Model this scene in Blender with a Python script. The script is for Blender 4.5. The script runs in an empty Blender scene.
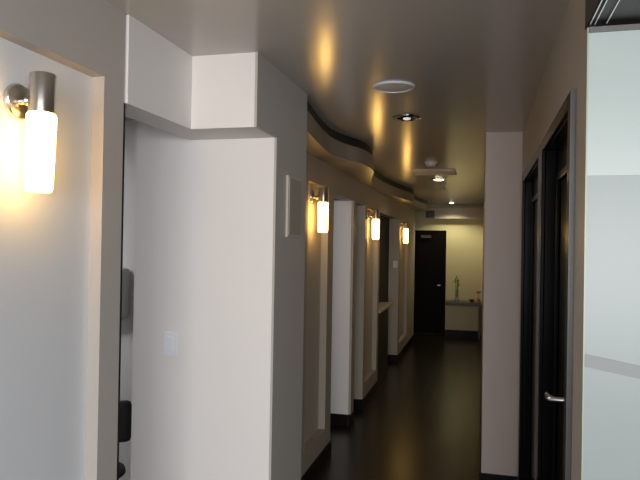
import bpy, bmesh, math, random
from mathutils import Vector, Matrix
random.seed(4)
S = bpy.context.scene
C = S.collection
H = 2.44          # ceiling height
PI = math.pi

# ------------------------------------------------------------------ materials
def mat(name, col, rough=.5, metal=0., bump=0., bscale=60., var=0., emit=None, estr=0., trans=0., ior=1.45, coat=0., spec=None):
    m = bpy.data.materials.new(name); m.use_nodes = True
    nt = m.node_tree; b = nt.nodes['Principled BSDF']
    b.inputs['Base Color'].default_value = (*col, 1)
    b.inputs['Roughness'].default_value = rough
    b.inputs['Metallic'].default_value = metal
    b.inputs['IOR'].default_value = ior
    b.inputs['Transmission Weight'].default_value = trans
    b.inputs['Coat Weight'].default_value = coat
    if spec is not None: b.inputs['Specular IOR Level'].default_value = spec
    if emit:
        b.inputs['Emission Color'].default_value = (*emit, 1)
        b.inputs['Emission Strength'].default_value = estr
    tc = nt.nodes.new('ShaderNodeTexCoord')
    if bump > 0 or var > 0:
        n = nt.nodes.new('ShaderNodeTexNoise'); n.inputs['Scale'].default_value = bscale
        n.inputs['Detail'].default_value = 4
        nt.links.new(tc.outputs['Object'], n.inputs['Vector'])
        if bump > 0:
            bp = nt.nodes.new('ShaderNodeBump'); bp.inputs['Strength'].default_value = bump
            bp.inputs['Distance'].default_value = .002
            nt.links.new(n.outputs['Fac'], bp.inputs['Height']); nt.links.new(bp.outputs['Normal'], b.inputs['Normal'])
        if var > 0:
            mx = nt.nodes.new('ShaderNodeMix'); mx.data_type = 'RGBA'
            mx.inputs[6].default_value = (*[c*(1-var) for c in col], 1)
            mx.inputs[7].default_value = (*[min(1, c*(1+var)) for c in col], 1)
            nt.links.new(n.outputs['Fac'], mx.inputs[0]); nt.links.new(mx.outputs[2], b.inputs['Base Color'])
    return m

def wood_floor():
    m = bpy.data.materials.new('dark_plank_floor'); m.use_nodes = True
    nt = m.node_tree; b = nt.nodes['Principled BSDF']; N = nt.nodes.new; L = nt.links.new
    tc = N('ShaderNodeTexCoord'); mp = N('ShaderNodeMapping'); mp.inputs['Rotation'].default_value = (0, 0, PI/2)
    L(tc.outputs['Object'], mp.inputs['Vector'])
    br = N('ShaderNodeTexBrick'); br.inputs['Scale'].default_value = 1
    br.inputs['Brick Width'].default_value = 1.2; br.inputs['Row Height'].default_value = .12
    br.inputs['Mortar Size'].default_value = .002
    br.inputs['Color1'].default_value = (.016, .013, .010, 1); br.inputs['Color2'].default_value = (.028, .021, .015, 1)
    br.inputs['Mortar'].default_value = (.006, .005, .004, 1)
    L(mp.outputs[0], br.inputs['Vector'])
    mp2 = N('ShaderNodeMapping'); mp2.inputs['Scale'].default_value = (40, 2, 1); L(tc.outputs['Object'], mp2.inputs['Vector'])
    ns = N('ShaderNodeTexNoise'); ns.inputs['Scale'].default_value = 1.5; ns.inputs['Detail'].default_value = 6; L(mp2.outputs[0], ns.inputs['Vector'])
    mx = N('ShaderNodeMix'); mx.data_type = 'RGBA'; mx.blend_type = 'MULTIPLY'; mx.inputs[0].default_value = .6
    L(br.outputs['Color'], mx.inputs[6]); L(ns.outputs['Color'], mx.inputs[7]); L(mx.outputs[2], b.inputs['Base Color'])
    bp = N('ShaderNodeBump'); bp.inputs['Strength'].default_value = .25; bp.inputs['Distance'].default_value = .002
    L(br.outputs['Fac'], bp.inputs['Height']); bp.invert = True; L(bp.outputs[0], b.inputs['Normal'])
    b.inputs['Roughness'].default_value = .26
    b.inputs['Specular IOR Level'].default_value = .28
    return m

M = dict(
    floor=wood_floor(),
    ceiling=mat('satin_ceiling_paint', (.53, .51, .485), .20, bump=.04, bscale=25, spec=.5),
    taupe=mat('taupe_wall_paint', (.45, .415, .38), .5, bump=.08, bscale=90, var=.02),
    taupe_shaded=mat('taupe_wall_paint_shaded', (.40, .36, .30), .5, bump=.08, bscale=90, var=.02),  # same taupe as the near wall, darkened in colour for the dimmer corridor
    taupe_lit=mat('taupe_wall_paint_lit', (.68, .60, .58), .5, bump=.08, bscale=90, var=.02),  # the walls' taupe again, column's stronger light put into its colour
    edgemetal=mat('dark_edge_metal', (.12, .12, .122), .35, metal=.5, bump=.02),
    cream=mat('cream_wall_paint', (.62, .585, .39), .6, bump=.05, bscale=90),
    white=mat('white_wall_paint', (.77, .74, .725), .55, bump=.05, bscale=90),
    panel=mat('pale_niche_paint', (.70, .715, .735), .5, bump=.05, bscale=90),
    panel2=mat('beige_niche_paint', (.48, .44, .37), .5, bump=.05, bscale=90),
    soffit=mat('brown_soffit_paint', (.27, .23, .19), .35, bump=.05, bscale=40),
    gap=mat('black_reveal_paint', (.012, .014, .014), .5, bump=.05),
    base=mat('black_baseboard', (.006, .005, .005), .4, bump=.03, spec=.15),
    door=mat('black_lacquer_door', (.004, .004, .005), .22, bump=.02, bscale=8, spec=.14),
    fardoor=mat('espresso_door', (.004, .003, .003), .5, bump=.1, bscale=20, spec=.08),
    steel=mat('brushed_steel', (.60, .57, .53), .28, metal=1., bump=.03, bscale=200),
    chrome=mat('chrome', (.75, .76, .78), .1, metal=1., bump=.01),
    shade=mat('glowing_frosted_glass', (.95, .9, .8), .4, emit=(1., .56, .135), estr=15., bump=.01),
    plate=mat('switch_plastic', (.74, .75, .78), .35, bump=.02),
    switch=mat('bright_switch_plastic', (.80, .81, .86), .35, bump=.02),
    plate2=mat('pale_plastic', (.70, .70, .72), .4, bump=.02),
    grille=mat('white_grille', (.80, .80, .83), .5, bump=.3, bscale=600),
    dull=mat('grey_vent_metal', (.80, .78, .80), .5, bump=.05),
    lamp=mat('lit_downlight_lamp', (1, .95, .8), .4, emit=(1., .86, .58), estr=14., bump=.01),
    lamp_dim=mat('dim_downlight_lamp', (1, .97, .9), .3, emit=(1., .95, .9), estr=.5, bump=.01),
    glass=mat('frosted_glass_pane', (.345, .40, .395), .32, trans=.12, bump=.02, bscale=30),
    glass_up=mat('frosted_glass_ceiling_reflection', (.51, .59, .575), .28, trans=.12, bump=.02, bscale=30),  # lighter tone paints the reflected lobby ceiling into the upper glass
    edge=mat('glass_edge_green', (.38, .43, .33), .3, bump=.02),
    reflection_band=mat('grey_reflection_band', (.27, .29, .29), .5, bump=.02),  # sloping grey band painted on the glass in place of a reflection
    bronze=mat('dark_bronze_metal', (.045, .042, .040), .35, metal=.6, bump=.05, bscale=40),
    plaque=mat('tan_plaque', (.36, .315, .25), .5, bump=.1, bscale=150, var=.06),
    plaque_edge=mat('plaque_edge', (.50, .455, .40), .45, bump=.05),
    stone=mat('pale_counter_stone', (.55, .50, .42), .3, bump=.03, var=.08),
    darkwood=mat('dark_cabinet_wood', (.03, .023, .018), .45, bump=.1, bscale=30),
    console=mat('grey_green_console', (.085, .085, .065), .4, bump=.05, var=.08),
    consolef=mat('console_pale_panel', (.55, .52, .38), .5, bump=.05),
    vase=mat('clear_vase_glass', (.9, .95, .93), .05, trans=1., bump=.005),
    pebble=mat('white_pebbles', (.75, .74, .72), .5, bump=.4, bscale=60, var=.1),
    stem=mat('bamboo_stem', (.26, .29, .15), .45, bump=.1, var=.2),
    leaf=mat('bamboo_leaf', (.16, .30, .05), .45, bump=.1, var=.2),
    red=mat('dark_red_ceramic', (.20, .05, .035), .35, bump=.05),
    pink=mat('pink_petals', (.75, .30, .27), .6, bump=.1, var=.1),
    chair=mat('black_chair_fabric', (.012, .012, .014), .75, bump=.4, bscale=300),
    plast=mat('black_plastic', (.02, .02, .022), .4, bump=.05),
    dispenser=mat('grey_dispenser_plastic', (.52, .52, .49), .4, bump=.03),
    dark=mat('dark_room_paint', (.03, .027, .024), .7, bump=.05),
)

# ------------------------------------------------------------------ mesh helpers
def B(bm, x0, x1, y0, y1, z0, z1):
    vs = [bm.verts.new((x, y, z)) for x in (x0, x1) for y in (y0, y1) for z in (z0, z1)]
    for f in ((0,1,3,2), (4,6,7,5), (0,4,5,1), (2,3,7,6), (0,2,6,4), (1,5,7,3)):
        bm.faces.new([vs[i] for i in f])

def lathe(bm, prof, c=(0,0,0), axis='z', n=40, cap=True):
    """prof: list of (radius, height along the axis)"""
    rings = []
    for r, h in prof:
        ring = []
        for i in range(n):
            a = 2*PI*i/n; p, q = r*math.cos(a), r*math.sin(a)
            v = {'z': (p, q, h), 'x': (h, p, q), 'y': (q, h, p)}[axis]
            ring.append(bm.verts.new((v[0]+c[0], v[1]+c[1], v[2]+c[2])))
        rings.append(ring)
    for a, b in zip(rings, rings[1:]):
        for i in range(n):
            bm.faces.new((a[i], a[(i+1) % n], b[(i+1) % n], b[i]))
    if cap:
        bm.faces.new(rings[0][::-1]); bm.faces.new(rings[-1])

def tube(bm, pts, r, n=12):
    pts = [Vector(p) for p in pts]; rings = []
    up = Vector((0, 0, 1))
    for i, p in enumerate(pts):
        d = (pts[min(i+1, len(pts)-1)] - pts[max(i-1, 0)]).normalized()
        s = d.cross(up if abs(d.z) < .9 else Vector((1, 0, 0))).normalized(); t = s.cross(d)
        rr = r[i] if isinstance(r, (list, tuple)) else r
        rings.append([bm.verts.new(p + rr*(math.cos(2*PI*k/n)*s + math.sin(2*PI*k/n)*t)) for k in range(n)])
    for a, b in zip(rings, rings[1:]):
        for k in range(n): bm.faces.new((a[k], a[(k+1) % n], b[(k+1) % n], b[k]))
    bm.faces.new(rings[0][::-1]); bm.faces.new(rings[-1])

def prism(bm, poly, z0, z1):
    a = [bm.verts.new((x, y, z0)) for x, y in poly]; b = [bm.verts.new((x, y, z1)) for x, y in poly]
    n = len(poly); bm.faces.new(a[::-1]); bm.faces.new(b)
    for i in range(n): bm.faces.new((a[i], a[(i+1) % n], b[(i+1) % n], b[i]))

def build(name, m, fn, parent=None, bevel=0., smooth=False, loc=None):
    bm = bmesh.new(); fn(bm)
    bmesh.ops.recalc_face_normals(bm, faces=bm.faces)
    me = bpy.data.meshes.new(name); bm.to_mesh(me); bm.free()
    me.materials.append(m)
    o = bpy.data.objects.new(name, me); C.objects.link(o)
    if loc: o.location = loc
    if parent: o.parent = parent
    if smooth:
        for p in me.polygons: p.use_smooth = True
    if bevel:
        md = o.modifiers.new('bevel', 'BEVEL'); md.width = bevel; md.segments = 2; md.limit_method = 'ANGLE'
    elif smooth:
        md = o.modifiers.new('edges', 'EDGE_SPLIT'); md.split_angle = math.radians(38)
    return o

def boxes(name, m, bl, parent=None, bevel=0., loc=None):
    def f(bm):
        for b in bl: B(bm, *b)
    return build(name, m, f, parent, bevel, loc=loc)

def structure(o, label=None):
    o['kind'] = 'structure'
    if label: o['label'] = label
    return o

def tag(o, label, cat, group=None):
    o['label'] = label; o['category'] = cat
    if group: o['group'] = group
    return o

def thing(name, label, cat, loc=(0,0,0), rz=0., group=None):
    o = bpy.data.objects.new(name, None); C.objects.link(o); o.empty_display_size = .05
    o.location = loc; o.rotation_euler = (0, 0, rz)
    return tag(o, label, cat, group)

def copy_thing(o, loc, label):
    r = o.copy(); C.objects.link(r); r.location = loc; r['label'] = label
    for ch in list(o.children):
        c = ch.copy(); C.objects.link(c); c.parent = r
        for g in list(ch.children):
            d = g.copy(); C.objects.link(d); d.parent = c
    return r

# ------------------------------------------------------------------ the setting
structure(boxes('floor', M['floor'], [(-4, 4.2, -5, 12.1, -.1, 0)]), 'dark brown wood plank floor')
structure(boxes('ceiling', M['ceiling'], [(-4, 4.2, -5, 12.1, H, H+.1)]), 'satin grey ceiling of the hallway')

XW = -1.14; XB = -1.26
# near left wall with its lit niche
XN = -1.207
w = boxes('wall_left_near', M['taupe'], [
    (-1.327, XN, -5, 1.02, 0, H), (-1.327, XN, 1.785, 1.90, 0, H),
    (-1.327, XN, 1.02, 1.785, 0, .24), (-1.327, XN, 1.02, 1.785, 2.19, H),
    (-1.327, -1.262, 1.02, 1.785, .24, 2.19)])
structure(w, 'taupe wall nearest on the left around a pale recessed panel')
boxes('niche_panel', M['panel'], [(-1.2615, -1.252, 1.0205, 1.7845, .2405, 2.1895)], w)
structure(boxes('gap_shade_strip', M['base'], [(-1.327, -1.2075, 1.9005, 1.9125, 0, 2.1295)]), 'thin black strip standing in for the dark gap at end of near left wall')  # black strip added to paint the shade of a gap at the wall end

# bulkhead over the side doorway, white walls below it
bulk = structure(boxes('trim_2', M['white'], [(-1.335, -1.20, 1.913, 2.40, 2.13, H-.0005), (-1.335, -.916, 2.40, 2.6595, 2.13, H-.0005)]),
                 'white boxed bulkhead under the ceiling above side doorway')
structure(boxes('wall_left_room', M['white'], [(-1.615, -.916, 2.66, 2.76, 0, H-.001)]),
          'white wall under the bulkhead carrying the light switch')
structure(boxes('wall_left_block', M['taupe'], [(-.9155, -.905, 2.40, 2.66, 2.13, H), (-.9155, -.905, 2.66, 3.15, 0, H), (-1.46, -.9155, 2.7605, 3.15, 0, H)]),
          'taupe wall block carrying the tan plaque')

# the side room seen through the slot
structure(boxes('wall_side_room', M['white'], [(-3.6, XB-.001, 3.60, 3.70, 0, H), (-3.7, -3.6, .3, 3.7, 0, H), (-3.6, -1.3275, .2, .3, 0, H)]),
          'pale wall of side room seen through the narrow slot')

# corridor left wall: niches and openings
XW = -1.14; XB = -1.26
def col(y0, y1, z0=0, z1=H): return (XB, XW, y0, y1, z0, z1)
w = boxes('wall_left_corridor', M['taupe_shaded'], [
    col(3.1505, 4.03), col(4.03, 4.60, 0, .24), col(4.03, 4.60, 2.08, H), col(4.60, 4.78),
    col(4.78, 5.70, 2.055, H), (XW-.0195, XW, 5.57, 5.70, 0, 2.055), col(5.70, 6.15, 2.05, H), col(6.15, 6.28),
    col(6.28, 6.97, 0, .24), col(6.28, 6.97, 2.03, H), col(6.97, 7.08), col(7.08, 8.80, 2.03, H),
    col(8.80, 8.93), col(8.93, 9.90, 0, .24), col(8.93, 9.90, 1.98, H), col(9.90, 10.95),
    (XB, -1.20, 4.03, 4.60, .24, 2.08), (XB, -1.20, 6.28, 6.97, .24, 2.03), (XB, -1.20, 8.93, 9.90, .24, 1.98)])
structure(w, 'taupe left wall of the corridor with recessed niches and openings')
for y0, y1, z1 in ((4.03, 4.60, 2.08), (6.28, 6.97, 2.03), (8.93, 9.90, 1.98)):
    boxes('niche_panel', M['panel2'], [(-1.1995, -1.192, y0+.001, y1-.001, .241, z1-.001)], w)
structure(boxes('baseboard_left', M['base'], [(XW+.0005, XW+.012, y0, y1, 0, .1) for y0, y1 in
          ((3.1505, 4.78), (6.15, 7.08), (8.80, 10.95))]), 'black baseboard along the corridor left wall')
# jamb walls inside the openings
structure(boxes('wall_jamb_1', M['white'], [(-2.6, XW-.02, 5.56, 5.64, 0, 2.0545)]), 'pale return wall inside first corridor opening')
structure(boxes('baseboard_openings', M['base'], [(-2.59, XW-.0205, 5.548, 5.5595, 0, .1), (XW-.0195, XW+.010, 5.557, 5.5695, 0, .1), (XW+.0005, XW+.010, 5.57, 5.70, 0, .1), (-2.59, XW, 6.138, 6.1495, 0, .1), (-2.59, XW, 8.788, 8.7995, 0, .1)]), 'black baseboard inside the corridor openings')
structure(boxes('wall_jamb_2', M['taupe'], [(-2.6, XB-.0005, 6.15, 6.25, 0, H)]), 'taupe return wall inside second corridor opening')
structure(boxes('wall_jamb_3', M['taupe'], [(-2.6, XB-.0005, 8.80, 8.90, 0, H)]), 'taupe return wall beyond the counter')
structure(boxes('wall_room_back', M['white'], [(-2.7, -2.6, 3.70, 6.25, 0, H)]), 'white back wall of rooms off the corridor')
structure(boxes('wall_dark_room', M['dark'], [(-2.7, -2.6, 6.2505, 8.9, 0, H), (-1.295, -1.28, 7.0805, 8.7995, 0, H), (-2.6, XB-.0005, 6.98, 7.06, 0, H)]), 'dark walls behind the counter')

# right side: door wall, column wall
XR = .257; XR2 = .377
structure(boxes('wall_right', M['taupe'], [
    (XR, XR2, 1.74, 1.93, 0, H), (XR, XR2, 2.815, 2.925, 0, H), (XR, XR2, 4.10, 4.42, 0, H),
    (XR, XR2, 1.93, 2.815, 2.09, H), (XR, XR2, 2.925, 4.10, 2.09, H)]), 'taupe right wall holding two black doors')
structure(boxes('wall_right_column', M['taupe_lit'], [(.017, XR2, 4.4205, 11.9, 0, H)]), 'taupe wall corner stepping into corridor past the black doors')
structure(boxes('baseboard_right', M['base'], [(.0045, .0165, 4.408, 11.85, 0, .1), (.0165, XR-.002, 4.408, 4.42, 0, .1)]), 'black baseboard around right wall corner')
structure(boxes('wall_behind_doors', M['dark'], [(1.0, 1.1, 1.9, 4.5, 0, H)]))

# far end
structure(boxes('wall_far', M['cream'], [(-2.7, XR2, 11.9005, 12.0, 0, H), (-2.7, -2.6, 8.9005, 11.9, 0, H)]), 'cream end wall of the corridor')
structure(boxes('trim_3', M['taupe'], [(-1.0, .0165, 11.72, 11.90, 2.17, 2.375)]), 'pale boxed header across the far end wall')

# wavy soffit on the left
ctrl = [(3.151,-.935),(3.29,-.943),(3.63,-.98),(3.88,-1.0),(4.08,-1.005),(4.345,-.97),(4.584,-.90),(4.85,-.878),(5.15,-.90),(5.6,-.995),(6.18,-1.092),
        (6.8,-1.112),(7.4,-1.085),(7.87,-1.044),(8.3,-.985),(8.65,-.952),(8.95,-.965),(9.35,-1.01),(9.78,-1.034),(10.3,-1.01),(10.95,-.93)]
def spline(P, n=8):
    out = []
    for i in range(len(P)-1):
        p0, p1, p2, p3 = P[max(i-1,0)], P[i], P[i+1], P[min(i+2,len(P)-1)]
        for k in range(n):
            t = k/n; out.append(tuple(.5*((2*b)+(c-a)*t+(2*a-5*b+4*c-d)*t*t+(3*b-a-3*c+d)*t**3) for a,b,c,d in zip(p0,p1,p2,p3)))
    return out+[P[-1]]
wave = spline(ctrl)
def soffit(off, z0, z1):
    def f(bm):
        a = [[bm.verts.new((x, y, z)) for z in (z0, z1)] for y, x in [(y, max(x+off, XW+.004)) for y, x in wave]]
        b = [[bm.verts.new((XW+.0005, y, z)) for z in (z0, z1)] for y, x in wave]
        for i in range(len(a)-1):
            bm.faces.new((a[i][0], a[i+1][0], a[i+1][1], a[i][1]))
            bm.faces.new((b[i][0], b[i][1], b[i+1][1], b[i+1][0]))
            bm.faces.new((a[i][0], b[i][0], b[i+1][0], a[i+1][0]))
            bm.faces.new((a[i][1], a[i+1][1], b[i+1][1], b[i][1]))
        bm.faces.new((a[0][0], a[0][1], b[0][1], b[0][0])); bm.faces.new((a[-1][0], b[-1][0], b[-1][1], a[-1][1]))
    return f
sf = structure(build('trim_4', M['soffit'], soffit(.012, 2.262, 2.375), smooth=True), 'wavy brown soffit along top of left corridor wall')
build('shadow_gap', M['gap'], soffit(0., 2.3752, H-.0005), sf, smooth=True)

# ------------------------------------------------------------------ doors
def black_door(name, y0, y1, label, handle):
    """casing 45 mm wide around y0..y1, leaf set back in the opening"""
    d = boxes(name, M['door'], [(.300, .338, y0+.002, y1-.002, .006, 2.088)])
    structure(d, label)
    fx0, fx1 = XR-.016, XR-.0005
    boxes('frame', M['door'], [(fx0, fx1, y0-.02, y0+.035, 0, 2.11), (fx0, fx1, y1-.035, y1+.02, 0, 2.11), (fx0, fx1, y0+.035, y1-.035, 2.065, 2.11),
                               (XR-.0004, .299, y0+.0005, y0+.035, 0, 2.065), (XR-.0004, .299, y1-.035, y1-.0005, 0, 2.065), (XR-.0004, .299, y0+.0005, y1-.0005, 2.065, 2.0895)], d, .003)
    yc0, yc1 = y0+.15, y1-.15
    bl = []
    for z0, z1 in ((.2, 1.95),):
        bl += [(.286, .2995, yc0, yc0+.03, z0, z1), (.286, .2995, yc1-.03, yc1, z0, z1), (.286, .2995, yc0+.03, yc1-.03, z0, z0+.03), (.286, .2995, yc0+.03, yc1-.03, z1-.03, z1)]
    boxes('panel_moulding', M['door'], bl, d, .004)
    boxes('edge_strip', M['edgemetal'], [(XR-.016, XR-.0005, y0-.0235, y0-.0205, 0, 2.11)], d)
    if handle:
        hy = y0+.19; hz = 1.165
        def rose(bm): lathe(bm, [(.030, .2995), (.030, .292), (.024, .288)], (0, hy, hz), 'x')
        h = build('handle', M['chrome'], lambda bm: tube(bm, [(.288, hy, hz), (.232, hy, hz), (.222, hy+.008, hz), (.220, hy+.05, hz-.004), (.222, hy+.11, hz-.010)], [.010, .010, .011, .011, .009]), d, smooth=True)
        build('rose', M['chrome'], rose, h, smooth=True)
        build('lock_cylinder', M['chrome'], lambda bm: lathe(bm, [(.016, .2995), (.016, .286), (.012, .284)], (0, hy, hz-.075), 'x'), d, smooth=True)
    return d
black_door('door_1', 1.93, 2.815, 'glossy black door nearest on the right with chrome lever', True)
black_door('door_2', 2.925, 4.10, 'glossy black door farther along right wall beside the corner', False)

d3 = boxes('door_3', M['fardoor'], [(-1.48, -.70, 11.862, 11.90, .006, 1.90)])
structure(d3, 'dark espresso door at the far end of corridor')
boxes('frame', M['fardoor'], [(-1.53, -1.481, 11.85, 11.90, 0, 1.95), (-.699, -.65, 11.85, 11.90, 0, 1.95), (-1.481, -.699, 11.85, 11.90, 1.901, 1.95)], d3, .003)
h = build('handle', M['steel'], lambda bm: tube(bm, [(-.745, 11.862, .92), (-.745, 11.81, .92), (-.755, 11.80, .92), (-.80, 11.80, .918)], .010), d3, smooth=True)
boxes('door_closer', M['bronze'], [(-1.12, -.93, 11.80, 11.8615, 1.80, 1.86)], d3, .006)

# ------------------------------------------------------------------ wall sconces
def sconce():
    """origin on the wall panel; +x points into the room, lamp axis .087 out"""
    t = thing('wall_sconce', 'nearest wall sconce, large in left niche, steel cap over glowing glass tube', 'lamp', group='wall sconces')
    AX = .087
    build('back_plate', M['steel'], lambda bm: lathe(bm, [(.050, 0), (.050, .008), (.046, .014), (.030, .019), (.012, .021)], (0, .006, .058), 'x', 48), t, smooth=True)
    build('arm', M['steel'], lambda bm: (tube(bm, [(.018, .006, .058), (AX-.030, 0, .058)], .010, 16), lathe(bm, [(.014, .035), (.017, .041), (.014, .047)], (0, .003, .058), 'x', 24)), t, smooth=True)
    build('cap', M['steel'], lambda bm: lathe(bm, [(.028, 0), (.0345, .0005), (.0345, .106), (.0335, .108), (.028, .108)], (AX, 0, .02), n=48), t, smooth=True)
    build('glass_shade', M['shade'], lambda bm: lathe(bm, [(.028, .0195), (.037, .018), (.039, .012), (.039, -.02), (.0362, -.180), (.034, -.191), (.028, -.194)], (AX, 0, 0), n=48), t, smooth=True)
    return t
s0 = sconce(); s0.location = (-1.2515, 1.437, 1.973)
for loc, lab in (((-1.1915, 4.30, 1.930), 'second sconce along the wall, just past the tan plaque'),
                 ((-1.1915, 6.58, 1.908), 'third sconce along the wall, before the counter opening'),
                 ((-1.1915, 9.30, 1.885), 'farthest and smallest glowing sconce, next to the far door')):
    copy_thing(s0, loc, lab)
s0.rotation_euler = (math.radians(-1.7), 0, 0)

# ------------------------------------------------------------------ ceiling fittings (origin on the ceiling)
t = thing('ceiling_speaker', 'large round white ceiling speaker, biggest disc on the ceiling', 'speaker', (-.434, 3.06, H))
build('rim', M['switch'], lambda bm: lathe(bm, [(.106, -.0003), (.106, -.004), (.100, -.010), (.088, -.011), (.086, -.0003)], n=56), t, smooth=True)
build('grille', M['grille'], lambda bm: lathe(bm, [(.0855, -.0004), (.0855, -.006), (.07, -.009), (.02, -.011)], n=56), t, smooth=True)

def downlight(label, loc, lit, rl=.024):
    t = thing('recessed_downlight', label, 'light', loc, group='round recessed downlights')
    build('trim_ring', M['chrome'], lambda bm: lathe(bm, [(.088, -.0003), (.086, -.006), (.072, -.010), (.064, -.006), (.064, -.0003)], n=48), t, smooth=True)
    def refl(bm):
        n = 18
        for k in range(n):
            a0, a1 = 2*PI*k/n, 2*PI*(k+.9)/n
            q = [bm.verts.new((r*math.cos(a), r*math.sin(a), z)) for r, a, z in ((.063, a0, -.006), (.063, a1, -.006), (.03, a1, -.0012), (.03, a0, -.0012))]
            q2 = [bm.verts.new((r*math.cos(a), r*math.sin(a), z)) for r, a, z in ((.063, a0, -.0006), (.063, a1, -.0006), (.03, a1, -.0006), (.03, a0, -.0006))]
            bm.faces.new(q); bm.faces.new(q2[::-1])
            for i in range(4): bm.faces.new((q[i], q2[i], q2[(i+1) % 4], q[(i+1) % 4]))
    build('reflector', M['chrome'], refl, t)
    build('lamp', M['lamp'] if lit else M['lamp_dim'], lambda bm: lathe(bm, [(rl, -.0065), (rl*.95, -.012), (rl*.7, -.016), (rl*.2, -.018)], n=28), t, smooth=True)
    return t
downlight('chrome recessed downlight with a small sparkle just beyond the round speaker', (-.457, 3.81, H), False)
downlight('bright glowing downlight just beyond the ceiling vent', (-.50, 7.38, H), True, .058)
downlight('small farthest downlight near the end wall header', (-.537, 11.35, H), True, .035)

t = thing('smoke_detector', 'round white smoke detector just before the ceiling vent', 'smoke detector', (-.475, 5.89, H))
build('base', M['plate2'], lambda bm: lathe(bm, [(.062, -.0003), (.062, -.012), (.058, -.014)], n=40), t, smooth=True)
build('cover', M['plate2'], lambda bm: lathe(bm, [(.052, -.0142), (.050, -.030), (.038, -.040), (.012, -.043)], n=40), t, smooth=True)
t = thing('ceiling_sensor', 'tiny round sensor beyond the glowing downlight', 'sensor', (-.522, 8.53, H))
build('base', M['plate2'], lambda bm: lathe(bm, [(.042, -.0003), (.042, -.008), (.038, -.010)], n=32), t, smooth=True)
build('dome', M['plate2'], lambda bm: lathe(bm, [(.034, -.0102), (.028, -.024), (.010, -.031)], n=32), t, smooth=True)

t = thing('ceiling_vent', 'flat rectangular pale vent on the ceiling between detector and downlight', 'vent', (-.497, 6.66, H))
boxes('frame', M['dull'], [(-.22, .22, -.21, -.185, -.013, -.0004), (-.22, .22, .185, .21, -.013, -.0004), (-.22, -.195, -.185, .185, -.013, -.0004), (.195, .22, -.185, .185, -.013, -.0004)], t, .003)
for k in range(12):
    y = -.17 + k*.031
    boxes('slat', M['dull'], [(-.1945, .1945, y-.012, y+.012, -.012, -.004)], t)
boxes('backing', M['plate2'], [(-.1945, .1945, -.1845, .1845, -.0035, -.0004)], t)

tag(boxes('dark_box', M['darkwood'], [(-1.02, -.865, 11.64, 11.7195, 2.185, 2.315)], bevel=.005), 'small dark box fixed to left end of far header', 'box')

# ------------------------------------------------------------------ on the walls
t = thing('light_switch', 'white rocker light switch on white wall under the bulkhead', 'switch', (-1.413, 2.66, 1.168), -PI/2)
boxes('plate', M['switch'], [(.0004, .007, -.036, .036, -.058, .058)], t, .003)
boxes('rocker', M['switch'], [(.0071, .012, -.017, .017, -.034, .034)], t, .002)
t = thing('wall_plaque', 'narrow tan plaque on taupe wall left of the second sconce', 'plaque', (-.905, 2.915, 1.83))
boxes('backing', M['plaque_edge'], [(.0004, .012, -.108, .108, -.148, .148)], t, .002)
boxes('face', M['plaque'], [(.0121, .016, -.096, .096, -.136, .136)], t, .001)
t = thing('thermostat', 'small white thermostat on wall past the counter opening', 'thermostat', (-1.185, 8.80, 1.385))
boxes('body', M['plate'], [(-.032, .032, -.022, -.0005, -.05, .05)], t, .006)
boxes('display', M['plate2'], [(-.02, .02, -.0245, -.0221, 0, .035)], t)

# ------------------------------------------------------------------ counter in third opening
t = thing('counter_ledge', 'pale ledge over a dark cabinet front in third opening on left', 'counter', (-1.28, 7.60, 0))
boxes('worktop', M['stone'], [(.0005, .160, -.515, .50, .868, .908)], t, .004)
boxes('front_panel', M['darkwood'], [(.0005, .11, -.515, .48, 0, .8675)], t)

# ------------------------------------------------------------------ console and what stands on it
t = thing('console_cabinet', 'low grey console cabinet against far wall beside the dark door', 'cabinet', (-.317, 11.68, 0))
boxes('top', M['console'], [(-.318, .318, -.215, .215, .585, .645)], t, .004)
boxes('front_panel', M['consolef'], [(-.31, .27, -.17, -.15, .14, .5845)], t)
boxes('plinth', M['base'], [(-.31, .27, -.185, .20, 0, .1395)], t)
boxes('side_post', M['console'], [(.2705, .312, -.19, .20, 0, .5845)], t)

vt = thing('glass_vase', 'clear glass vase of pale pebbles on the far console', 'vase', (-.43, 11.58, .6455))
build('vessel', M['vase'], lambda bm: lathe(bm, [(.036, 0), (.040, .004), (.037, .10), (.034, .20), (.036, .22), (.033, .22), (.031, .20), (.033, .10), (.035, .012), (.02, .010)], n=32), vt, smooth=True)
def pebs(bm):
    for k in range(26):
        a = random.random()*2*PI; r = .024*math.sqrt(random.random())
        m4 = Matrix.Translation((r*math.cos(a), r*math.sin(a), .018+.05*k/26)) @ Matrix.Diagonal((1, 1, .7, 1))
        bmesh.ops.create_icosphere(bm, subdivisions=1, radius=.0085, matrix=m4)
po = build('pebbles', M['pebble'], pebs, vt, smooth=True); po['kind'] = 'stuff'
bt = thing('bamboo_stalks', 'tall green leafy stalks rising out of the glass vase', 'plant', (-.43, 11.58, .72))
tops = []
for k, (dx, dy, hh) in enumerate(((-.010, .004, .33), (.008, .008, .27), (.004, -.010, .38))):
    p = [(dx, dy, .0), (dx*1.5, dy, .12), (dx*2.2-.004, dy*1.4, hh*.7), (dx*2.6-.006, dy*1.8, hh)]
    build('stalk', M['stem'], lambda bm: tube(bm, p, [.007, .0075, .006, .005], 10), bt, smooth=True); tops.append(p[-1])
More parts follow.
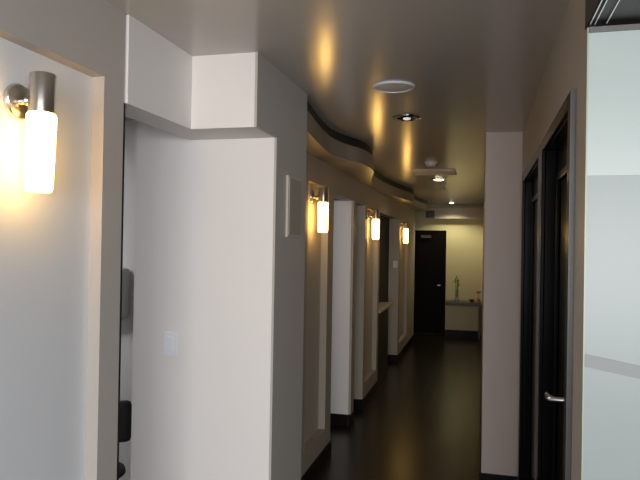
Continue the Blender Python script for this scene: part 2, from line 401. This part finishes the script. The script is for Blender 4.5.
def leaves(bm):
    for k in range(26):
        tp = Vector(random.choice(tops)) + Vector((0, 0, -random.random()*.10))
        a = random.random()*2*PI; el = .6+random.random()*.8; L = .07+.06*random.random()
        d = Vector((math.cos(a)*math.cos(el), math.sin(a)*math.cos(el), math.sin(el))); s = d.cross(Vector((0, 0, 1))).normalized()
        nrm = s.cross(d)
        rows = []
        for i in range(6):
            u = i/5; wd = .011*math.sin(PI*min(1, u*.9+.08)); c = tp + d*L*u - Vector((0, 0, 1))*.035*u*u
            rows.append([bm.verts.new(c-s*wd), bm.verts.new(c-nrm*wd*.3), bm.verts.new(c+s*wd)])
        for r0, r1 in zip(rows, rows[1:]):
            for j in range(2): bm.faces.new((r0[j], r0[j+1], r1[j+1], r1[j]))
lf = build('leaves', M['leaf'], leaves, bt, smooth=True); lf['kind'] = 'stuff'
t = thing('red_bowl', 'small dark red bowl near right end of far console', 'bowl', (-.165, 11.56, .6455))
build('bowl_body', M['red'], lambda bm: lathe(bm, [(.022, 0), (.026, .006), (.046, .04), (.048, .056), (.044, .056), (.040, .04), (.02, .012)], n=32), t, smooth=True)
t = thing('pink_flower', 'pink flower in pink pot at right end of far console', 'flower', (-.05, 11.53, .6455))
build('pot', M['pink'], lambda bm: lathe(bm, [(.024, 0), (.032, .07), (.034, .075), (.03, .075)], n=28), t, smooth=True)
build('stem', M['stem'], lambda bm: tube(bm, [(0, 0, .07), (.002, 0, .12), (.004, 0, .17)], .004, 8), t, smooth=True)
def petals(bm):
    for ring, (nn, tilt, L) in enumerate(((7, .1, .068), (6, .6, .062), (5, 1.1, .052))):
        for k in range(nn):
            a = 2*PI*k/nn+ring*.4; d = Vector((math.cos(a)*math.cos(tilt), math.sin(a)*math.cos(tilt), math.sin(tilt))); s = Vector((-math.sin(a), math.cos(a), 0))
            rows = []
            for i in range(5):
                u = i/4; wd = .026*math.sin(PI*(.15+.75*u)); c = Vector((.004, 0, .175)) + d*L*u
                rows.append([bm.verts.new(c-s*wd), bm.verts.new(c-Vector((0, 0, .004))), bm.verts.new(c+s*wd)])
            for r0, r1 in zip(rows, rows[1:]):
                for j in range(2): bm.faces.new((r0[j], r0[j+1], r1[j+1], r1[j]))
build('petals', M['pink'], petals, t, smooth=True)

# ------------------------------------------------------------------ side room: dispenser and chair
t = thing('towel_dispenser', 'grey rounded dispenser on side room wall, seen through the slot', 'dispenser', (-2.335, 3.60, 1.315))
boxes('body', M['dispenser'], [(-.13, .13, -.12, -.0005, -.165, .165)], t, .03)
boxes('slot', M['plast'], [(-.09, .09, -.10, -.03, -.172, -.1655)], t)
t = thing('office_chair', 'black office chair in the side room, glimpsed through the slot', 'chair', (-2.04, 2.98, 0), math.radians(-57))
build('seat', M['chair'], lambda bm: lathe(bm, [(.09, .355), (.15, .36), (.172, .375), (.168, .395), (.14, .408), (.05, .41)], n=40), t, smooth=True)
boxes('backrest', M['chair'], [(.235, .285, -.19, .19, .615, .83)], t, .03)
build('back_bar', M['plast'], lambda bm: tube(bm, [(.05, 0, .345), (.25, 0, .36), (.295, 0, .43), (.300, 0, .60), (.2925, 0, .70)], .011), t, smooth=True)
build('pole', M['steel'], lambda bm: lathe(bm, [(.026, .09), (.026, .24), (.018, .242), (.018, .354)], n=24), t, smooth=True)
for k in range(5):
    a = 2*PI*k/5+.2; ca, sa = math.cos(a), math.sin(a)
    lg = build('base_leg', M['plast'], lambda bm: tube(bm, [(.02*ca, .02*sa, .10), (.15*ca, .15*sa, .088), (.27*ca, .27*sa, .070)], [.024, .019, .015]), t, smooth=True)
    build('caster', M['plast'], lambda bm: lathe(bm, [(.018, -.018), (.027, -.014), (.027, .014), (.018, .018)], (.27*ca, .27*sa, .0275), 'y', 20), lg, smooth=True)

# ------------------------------------------------------------------ frosted glass partition and its overhead track
t = thing('glass_partition', 'frosted glass partition at right edge with a grey sloping reflection painted on it', 'partition', (.252, 1.70, 0))
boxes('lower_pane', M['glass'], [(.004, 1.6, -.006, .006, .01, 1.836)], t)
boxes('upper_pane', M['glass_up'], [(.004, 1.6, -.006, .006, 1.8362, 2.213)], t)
boxes('top_rail', M['edgemetal'], [(.004, 1.6, -.011, -.0061, 2.199, 2.213)], t)
boxes('edge_strip', M['edge'], [(0, .0038, -.007, .007, .01, 2.213)], t)
def reflection_band(bm):
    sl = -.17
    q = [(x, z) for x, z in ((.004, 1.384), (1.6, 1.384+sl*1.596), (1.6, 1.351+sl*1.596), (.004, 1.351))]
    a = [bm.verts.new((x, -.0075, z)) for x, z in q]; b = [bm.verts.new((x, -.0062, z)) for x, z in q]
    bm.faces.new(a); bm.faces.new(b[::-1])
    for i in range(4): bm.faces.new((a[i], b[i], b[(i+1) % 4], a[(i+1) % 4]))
build('reflection_band', M['reflection_band'], reflection_band, t)
t = thing('sliding_track', 'dark overhead track with three chrome rails above the glass partition', 'track', (.252, 1.70, 2.222))
boxes('housing', M['bronze'], [(0, 1.6, -1.6, .035, .0, H-2.222-.0005)], t)
for x in (.003, .014, .041):
    boxes('rail', M['chrome'], [(x, x+.003, -1.6, -.005, -.006, -.0002)], t)

# ------------------------------------------------------------------ lights
def area(name, loc, target, sx, sy, power, col, spread=PI):
    l = bpy.data.lights.new(name, 'AREA'); l.shape = 'RECTANGLE'; l.size = sx; l.size_y = sy; l.energy = power; l.color = col; l.spread = spread
    o = bpy.data.objects.new(name, l); C.objects.link(o); o.location = loc
    o.rotation_euler = (Vector(target)-Vector(loc)).to_track_quat('-Z', 'Y').to_euler(); return o
area('lobby_window_light', (.6, -4.6, 1.5), (.0, 2, 1.5), 2.2, 1.8, 180, (1., .985, .97))
area('lobby_side_window_light', (2.3, -3.0, 1.5), (-1.1, 2.2, 1.4), 2.2, 1.6, 125, (.97, .98, 1.))
area('side_room_light', (-2.9, 2.4, H-.03), (-2.9, 2.4, 0), .6, .6, 16, (.95, .98, 1.))
area('room_light', (-2.0, 4.6, H-.03), (-2.0, 4.6, 0), .5, .5, 4, (1., .97, .92))
def spot(name, loc, power, col):
    l = bpy.data.lights.new(name, 'SPOT'); l.energy = power; l.color = col; l.spot_size = math.radians(140); l.spot_blend = .6; l.shadow_soft_size = .03
    o = bpy.data.objects.new(name, l); C.objects.link(o); o.location = loc; return o
spot('downlight_beam', (-.50, 7.38, H-.04), 10, (1., .85, .55))
spot('far_downlight_beam', (-.537, 11.35, H-.04), 32, (1., .86, .52))

wd = bpy.data.worlds.new('world'); S.world = wd; wd.use_nodes = True
bg = wd.node_tree.nodes['Background']; bg.inputs[0].default_value = (.75, .85, 1., 1); bg.inputs[1].default_value = .22

# ------------------------------------------------------------------ camera
F = 620.; A = math.atan(162/620); RHO = math.radians(.95); pitch = math.atan(4.4/620)
f = Vector((-math.sin(A), math.cos(A), 0)); r = Vector((math.cos(A), math.sin(A), 0)); up = Vector((0, 0, 1))
f2 = math.cos(pitch)*f + math.sin(pitch)*up; u2 = math.cos(pitch)*up - math.sin(pitch)*f
cx = math.cos(RHO)*r + math.sin(RHO)*u2; cy = -math.sin(RHO)*r + math.cos(RHO)*u2
cam = bpy.data.cameras.new('camera'); cam.sensor_width = 36; cam.lens = F/640*36; cam.clip_start = .02
co = bpy.data.objects.new('camera', cam); C.objects.link(co)
R3 = Matrix((cx, cy, -f2)).transposed()
co.matrix_world = Matrix.Translation((0, 0, 1.65)) @ R3.to_4x4()
S.camera = co
vs = S.view_settings; vs.view_transform = 'Standard'; vs.look = 'None'; vs.exposure = 0; vs.gamma = 1; vs.use_curve_mapping = False
S.cycles.max_bounces = 10
